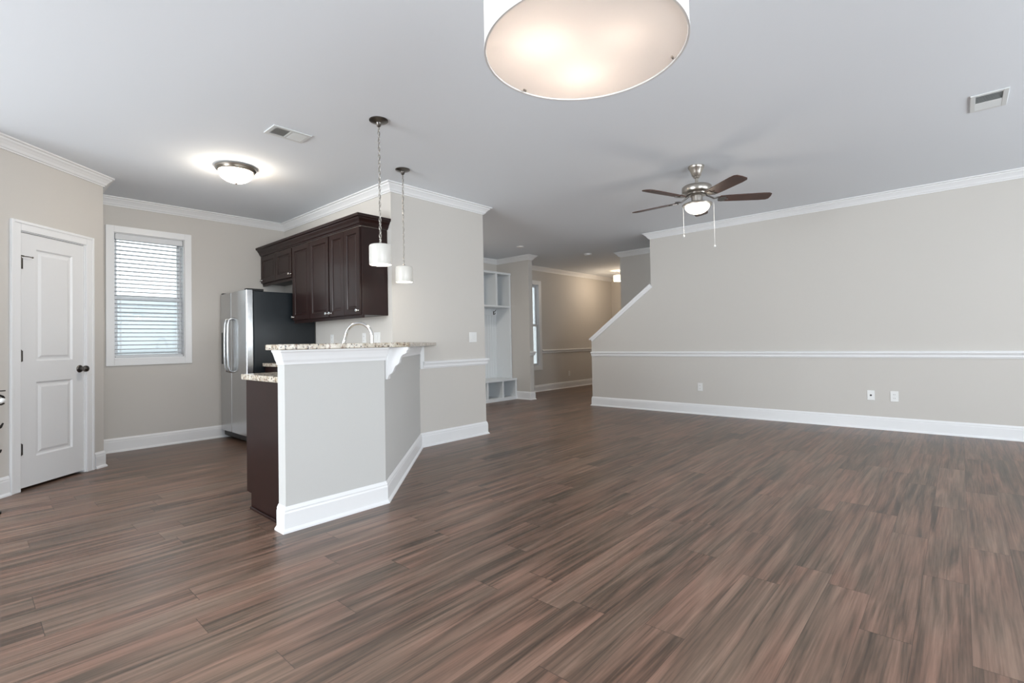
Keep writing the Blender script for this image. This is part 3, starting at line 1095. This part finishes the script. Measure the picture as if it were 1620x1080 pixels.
# flush mount
fx, fy = 1.665, 4.865
fl = thing('flush_ceiling_light', 'lit round flush-mount lamp with brushed nickel ring on the kitchen ceiling', 'ceiling light', (fx, fy, CEIL))
MB().lathe([(.150, 0), (.168, -.004), (.172, -.014), (.166, -.024), (.152, -.028), (.156, -.040), (.150, -.047), (.135, -.048)], (fx, fy, CEIL - .0005), 48).build('ring', 'nickel', fl, smooth=True)
bowl = [(.140, -.049)] + [(.140 * math.cos(rad(a)), -.049 - .092 * math.sin(rad(a))) for a in range(8, 90, 8)] + [(0, -.141)]
MB().lathe(bowl, (fx, fy, CEIL - .0005), 48, False).build('glass_bowl', 'bowl', fl, smooth=True)
MB().lathe([(.010, -.140), (.012, -.147), (.006, -.156), (0, -.158)], (fx, fy, CEIL - .0005), 16).build('finial', 'nickel', fl, smooth=True)


# pendants over the bar
def make_pendant(x, y, zb, zt):
    p = thing('pendant_lamp', 'small lit white pendant nearest the camera, left of the pair over the bar', 'pendant lamp', (x, y, CEIL), 'pendant lamps over the bar')
    MB().lathe([(.068, 0), (.068, -.006), (.058, -.012), (.022, -.022), (.014, -.045), (.006, -.052), (0, -.052)], (x, y, CEIL - .0005), 32).build('canopy', 'dark_nickel', p, smooth=True)
    m2 = MB()
    z = CEIL - .050
    i = 0
    pitch = .029
    while z > zt + .020:
        pts_ = []
        for k in range(10):
            a = 2 * math.pi * k / 10
            w_, l_ = .0082 * math.cos(a), .0185 * math.sin(a)
            pts_.append((x + (w_ if i % 2 else 0), y + (0 if i % 2 else w_), z - .0185 + l_))
        m2.tube(pts_, .0023, 6, True)
        z -= pitch
        i += 1
    m2.build('chain', 'nickel', p, smooth=True)
    sway = [(x + .004 * math.sin(k * 1.1), y + .004 * math.cos(k * 1.3), CEIL - .05 + (zt + .02 - CEIL + .05) * k / 30) for k in range(31)]
    MB().tube(sway, .0016, 6).build('cord', 'dark_nickel', p, smooth=True)
    MB().lathe([(0, .030), (.006, .028), (.008, .012), (.024, .006), (.026, -.0015), (0, -.0015)], (x, y, zt), 20).build('cap', 'nickel', p, smooth=True)
    rs = .0805
    sh = [(.020, zt - .002), (rs - .010, zt - .002), (rs - .003, zt - .007), (rs, zt - .016), (rs, zb + .004), (rs - .002, zb), (rs - .005, zb), (rs - .006, zb + .006)]
    s = MB().lathe([(r, z_ - zt) for r, z_ in sh], (x, y, zt), 48, False).build('shade', 'pend_shade', p, smooth=True)
    MB().lathe([(0, zb + .004 - zt), (rs - .006, zb + .004 - zt)], (x, y, zt), 48, False).build('diffuser', 'pend_bottom', p)
    return p


p1 = make_pendant(2.036, 3.116, 1.680, 1.828)
point_light('pendant_bulb', (2.036, 3.116, 1.66), 3, (1, .9, .76), .05, p1)
p2 = p1.copy()
COL.objects.link(p2)
p2.location = (2.769, 3.850, CEIL)
p2['label'] = 'small lit white pendant farther off, right of the pair, against the short wall'
for ch in list(p1.children):
    c = ch.copy()
    COL.objects.link(c)
    c.parent = p2

# big drum lamp
dx, dyy, dz0, dR = 1.254, .818, 1.971, .300
dl = thing('drum_pendant', 'large lit white drum shade lamp cut off by the top of the picture', 'pendant lamp', (dx, dyy, CEIL))
dh = .300
MB().lathe([(dR, 0), (dR, dh), (dR - .003, dh), (dR - .003, 0)], (dx, dyy, dz0), 96, False).build('shade', 'drum_fabric', dl, smooth=True)
MB().lathe([(dR - .004, 0), (dR + .0018, 0), (dR + .0018, .008), (dR - .004, .008), (dR - .004, 0)], (dx, dyy, dz0 - .001), 96, False).build('rim', 'plate', dl, smooth=True)
MB().lathe([(0, .004), (dR - .005, .004), (dR - .005, .007), (0, .007)], (dx, dyy, dz0), 96, False).build('diffuser', 'drum_diffuser', dl, smooth=True)
for a in (rad(200), rad(320), rad(80)):
    MB().box(dx + (dR - .018) * math.cos(a) - .006, dx + (dR - .018) * math.cos(a) + .006, dyy + (dR - .018) * math.sin(a) - .002, dyy + (dR - .018) * math.sin(a) + .002, dz0 - .003, dz0 + .003).build('clip', 'nickel', dl)
mb = MB().lathe([(.065, 0), (.065, -.012), (.020, -.030), (.006, -.034), (.006, dz0 + dh - CEIL - .02), (.02, dz0 + dh - CEIL - .03), (0, dz0 + dh - CEIL - .03)], (dx, dyy, CEIL - .0005), 32)
for k in range(3):
    a = rad(30 + 120 * k)
    mb.tube([(dx, dyy, dz0 + dh - .04), (dx + (dR - .004) * math.cos(a), dyy + (dR - .004) * math.sin(a), dz0 + dh - .008)], .004, 8)
mb.build('stem', 'nickel', dl, smooth=True)
for q, (ax, ay) in enumerate(((-.115, .075), (.105, .085), (.02, -.13))):
    MB().sphere((dx + ax, dyy + ay, dz0 + .135), .028).build('bulb', 'pend_bottom', dl, smooth=True)
    point_light('drum_bulb', (dx + ax, dyy + ay, dz0 + .095), 2.5 if q < 2 else 0.35, (1, .84, .70), .03, dl)

# ceiling fan
gx, gy = 4.690, 1.826
fan = thing('ceiling_fan', 'brushed nickel ceiling fan with five dark wood blades and a lit bowl', 'ceiling fan', (gx, gy, CEIL))
MB().lathe([(.074, 0), (.074, -.014), (.068, -.024), (.050, -.060), (.040, -.092), (.034, -.098)], (gx, gy, CEIL - .0005), 40).build('canopy', 'nickel', fan, smooth=True)
MB().lathe([(.034, 0), (.026, -.014), (.014, -.018), (.013, -.075), (.020, -.080)], (gx, gy, CEIL - .099), 24).build('downrod', 'nickel', fan, smooth=True)
mo = MB().lathe([(.020, 0), (.090, -.004), (.122, -.014), (.134, -.024), (.136, -.032), (.136, -.068), (.130, -.078), (.100, -.088), (.096, -.098), (.080, -.104), (.060, -.106)], (gx, gy, 2.566), 48)
mo.build('motor_housing', 'nickel', fan, smooth=True)
MB().lathe([(.060, 0), (.052, -.006), (.050, -.052), (.056, -.060)], (gx, gy, 2.460), 32).build('switch_housing', 'nickel', fan, smooth=True)
MB().lathe([(.056, 0), (.090, -.006), (.132, -.018), (.137, -.026), (.133, -.036), (.122, -.038)], (gx, gy, 2.400), 48).build('light_fitter', 'nickel', fan, smooth=True)
gb = [(.113, 0)] + [(.113 * math.cos(rad(a)), -.075 * math.sin(rad(a))) for a in range(8, 90, 8)] + [(0, -.075)]
MB().lathe(gb, (gx, gy, 2.3615), 40, False).build('glass_bowl', 'fan_bowl', fan, smooth=True)
point_light('fan_bulb', (gx, gy, 2.20), 3, (1, .88, .72), .06, fan)
BZ = 2.425
for k in range(5):
    ang = rad(17.5 + 72 * k)
    fmx = Matrix.Translation((gx, gy, BZ)) @ Matrix.Rotation(ang, 4, 'Z') @ Matrix.Rotation(rad(-11), 4, 'X')
    m2 = MB(fmx)
    out_ = [(.205, -.052), (.30, -.060), (.58, -.068), (.640, -.064), (.662, -.048), (.668, 0), (.662, .048), (.640, .064), (.58, .068), (.30, .060), (.205, .052)]
    m2.prism(out_, 'z', -.004, .004)
    b_ = m2.build('fan_blade', 'blade', fan, bevel=.0015)
    m2 = MB(Matrix.Translation((gx, gy, BZ)) @ Matrix.Rotation(ang, 4, 'Z'))
    m2.tube([(.085, 0, .040), (.12, 0, .022), (.155, 0, .004), (.19, .0, .010), (.215, 0, .012)], [.010, .008, .008, .009, .010], 8)
    m2.m = fmx
    m2.prism([(.190, -.018), (.225, -.045), (.262, -.040), (.250, -.012), (.285, 0), (.250, .012), (.262, .040), (.225, .045), (.190, .018)], 'z', -.0105, -.0045)
    m2.build('blade_iron', 'dark_nickel', b_, bevel=.001)
for (cx_, cy_, zz) in ((4.645, 1.944, 2.094), (4.743, 1.689, 1.973)):
    m2 = MB()
    m2.tube([(cx_, cy_, 2.385), (cx_, cy_, zz)], .0016, 6)
    m2.sphere((cx_, cy_, zz - .008), .0085, 1.3)
    m2.build('pull_chain', 'plate', fan, smooth=True)

# foyer pendant
qx, qy = 10.425, 5.967
fp = thing('foyer_pendant', 'small lit pendant in the foyer at the edge of the grey stair wall', 'pendant lamp', (qx, qy, CEIL))
MB().lathe([(.065, 0), (.065, -.008), (.02, -.022), (0, -.022)], (qx, qy, CEIL - .0005), 24).build('canopy', 'nickel', fp, smooth=True)
MB().lathe([(.006, 0), (.006, -.07), (0, -.07)], (qx, qy, CEIL - .022), 12).build('stem', 'nickel', fp, smooth=True)
MB().lathe([(0, 0), (.125, -.002), (.130, -.010), (.130, -.130), (.122, -.140), (0, -.140)], (qx, qy, CEIL - .110), 32, False).build('shade', 'foyer', fp, smooth=True)
point_light('foyer_bulb', (qx, qy + .0, CEIL - .33), 19, (1, .80, .60), .08, fp)
point_light('foyer_uplight', (qx, qy, CEIL - .06), 3, (1, .78, .52), .03, fp)

area_light('hall_lamp_light', (4.95, 5.45, 2.70), (0.15, 0.1, -1), .3, .3, 20, (1, .93, .84))  # added fill with no visible fixture, brightens the lockers and stub

# ------------------------------------------------------------------ hall lockers
LX0, LX1 = 5.560, 7.178
lk = thing('hall_locker', 'tall white built-in locker bench with cubbies and hooks in the hall nook', 'locker', ((LX0 + LX1) / 2, 6.6, 0))
BYF, UYF, LB = 6.385, 6.500, HW - .003
xs_ = [LX0, 6.360, LX1]
m2 = MB()
m2.box(LX0, LX1, BYF - .012, LB, .365, .402)
m2.build('bench_seat', 'locker', lk, bevel=.003)
m2 = MB()
m2.box(LX0, LX1, BYF, LB, .040, .062)
m2.box(LX0, LX1, BYF - .010, BYF + .010, .0, .060)
m2.build('bottom_board', 'locker', lk, bevel=.002)
for xa in (LX0, 6.362, 6.772, LX1 - .040):
    MB().box(xa, xa + .040, BYF, LB, .062, .365).build('bench_divider', 'locker', lk, bevel=.002)
MB().box(LX0, LX1, LB - .012, LB, .062, 2.43).build('back_panel', 'locker', lk)
m2 = MB()
for i in range(24):
    xx = LX0 + .05 + i * .066
    m2.box(xx, xx + .058, LB - .017, LB - .012, .402, 1.752)
m2.build('beadboard', 'locker', lk, bevel=.002)
for xa in (LX0, LX1 - .045):
    MB().box(xa, xa + .045, UYF, LB, .402, 2.43).build('side_panel', 'locker', lk, bevel=.002)
MB().box(LX0 - .0, LX1, UYF - .010, LB, 2.400, 2.440).build('top_board', 'locker', lk, bevel=.003)
MB().box(LX0 + .045, LX1 - .045, UYF - .006, LB, 1.765, 1.800).build('shelf', 'locker', lk, bevel=.003)
for xa in (6.350, 6.760):
    MB().box(xa, xa + .045, UYF, LB, 1.800, 2.400).build('cubby_divider', 'locker', lk, bevel=.002)
MB().box(LX0 + .045, LX1 - .045, LB - .032, LB - .017, 1.635, 1.725).build('hook_rail', 'locker', lk, bevel=.002)
for xx in (5.80, 6.20, 6.60, 7.04):
    m2 = MB()
    y_ = LB - .032
    m2.box(xx - .012, xx + .012, y_ - .004, y_, 1.645, 1.715)
    m2.tube([(xx, y_ - .003, 1.665), (xx, y_ - .030, 1.652), (xx, y_ - .045, 1.668), (xx, y_ - .048, 1.684)], .006, 8)
    m2.tube([(xx, y_ - .003, 1.698), (xx, y_ - .045, 1.712), (xx, y_ - .062, 1.735)], .006, 8)
    m2.build('coat_hook', 'dark_nickel', lk, smooth=True)

# ------------------------------------------------------------------ iron stand at the left edge
sv = nv * 3.55


def sp(d, z, off=0.0):
    p = sv + tv * d + nv * off
    return (p.x, p.y, z)


s0 = sp(3.353, 0)
st = thing('iron_stand', 'dark metal stand with short arms and a bright ball, cut off by the left edge', 'stand', s0)
MB().lathe([(.050, 0), (.050, .012), (.030, .022), (.011, .032), (.009, .86), (.014, .875), (0, .89)], s0, 24).build('pole', 'iron', st, smooth=True)
MB().tube([sp(3.353, .830), sp(3.40, .831), sp(3.446, .829)], .004, 8).build('arm', 'iron', st, smooth=True)
m2 = MB()
m2.tube([sp(3.353, .775), sp(3.375, .798), sp(3.405, .802), sp(3.430, .790), sp(3.438, .778)], .0075, 8)
m2.tube([sp(3.438, .742), sp(3.420, .736), sp(3.390, .738), sp(3.353, .745)], .006, 8)
arm2 = m2.build('arm', 'iron', st, smooth=True)
bb = MB().sphere(sp(3.428, .764), .0165).build('ball', 'plate', arm2, smooth=True)
bb['label'] = 'bright white ball'
MB().tube([sp(3.353, .560), sp(3.385, .565), sp(3.415, .582), sp(3.432, .606)], [.006, .007, .009, .005], 8).build('arm', 'iron', st, smooth=True)
MB().tube([sp(3.353, .395), sp(3.385, .400), sp(3.410, .412), sp(3.420, .426)], [.006, .007, .008, .005], 8).build('arm', 'iron', st, smooth=True)
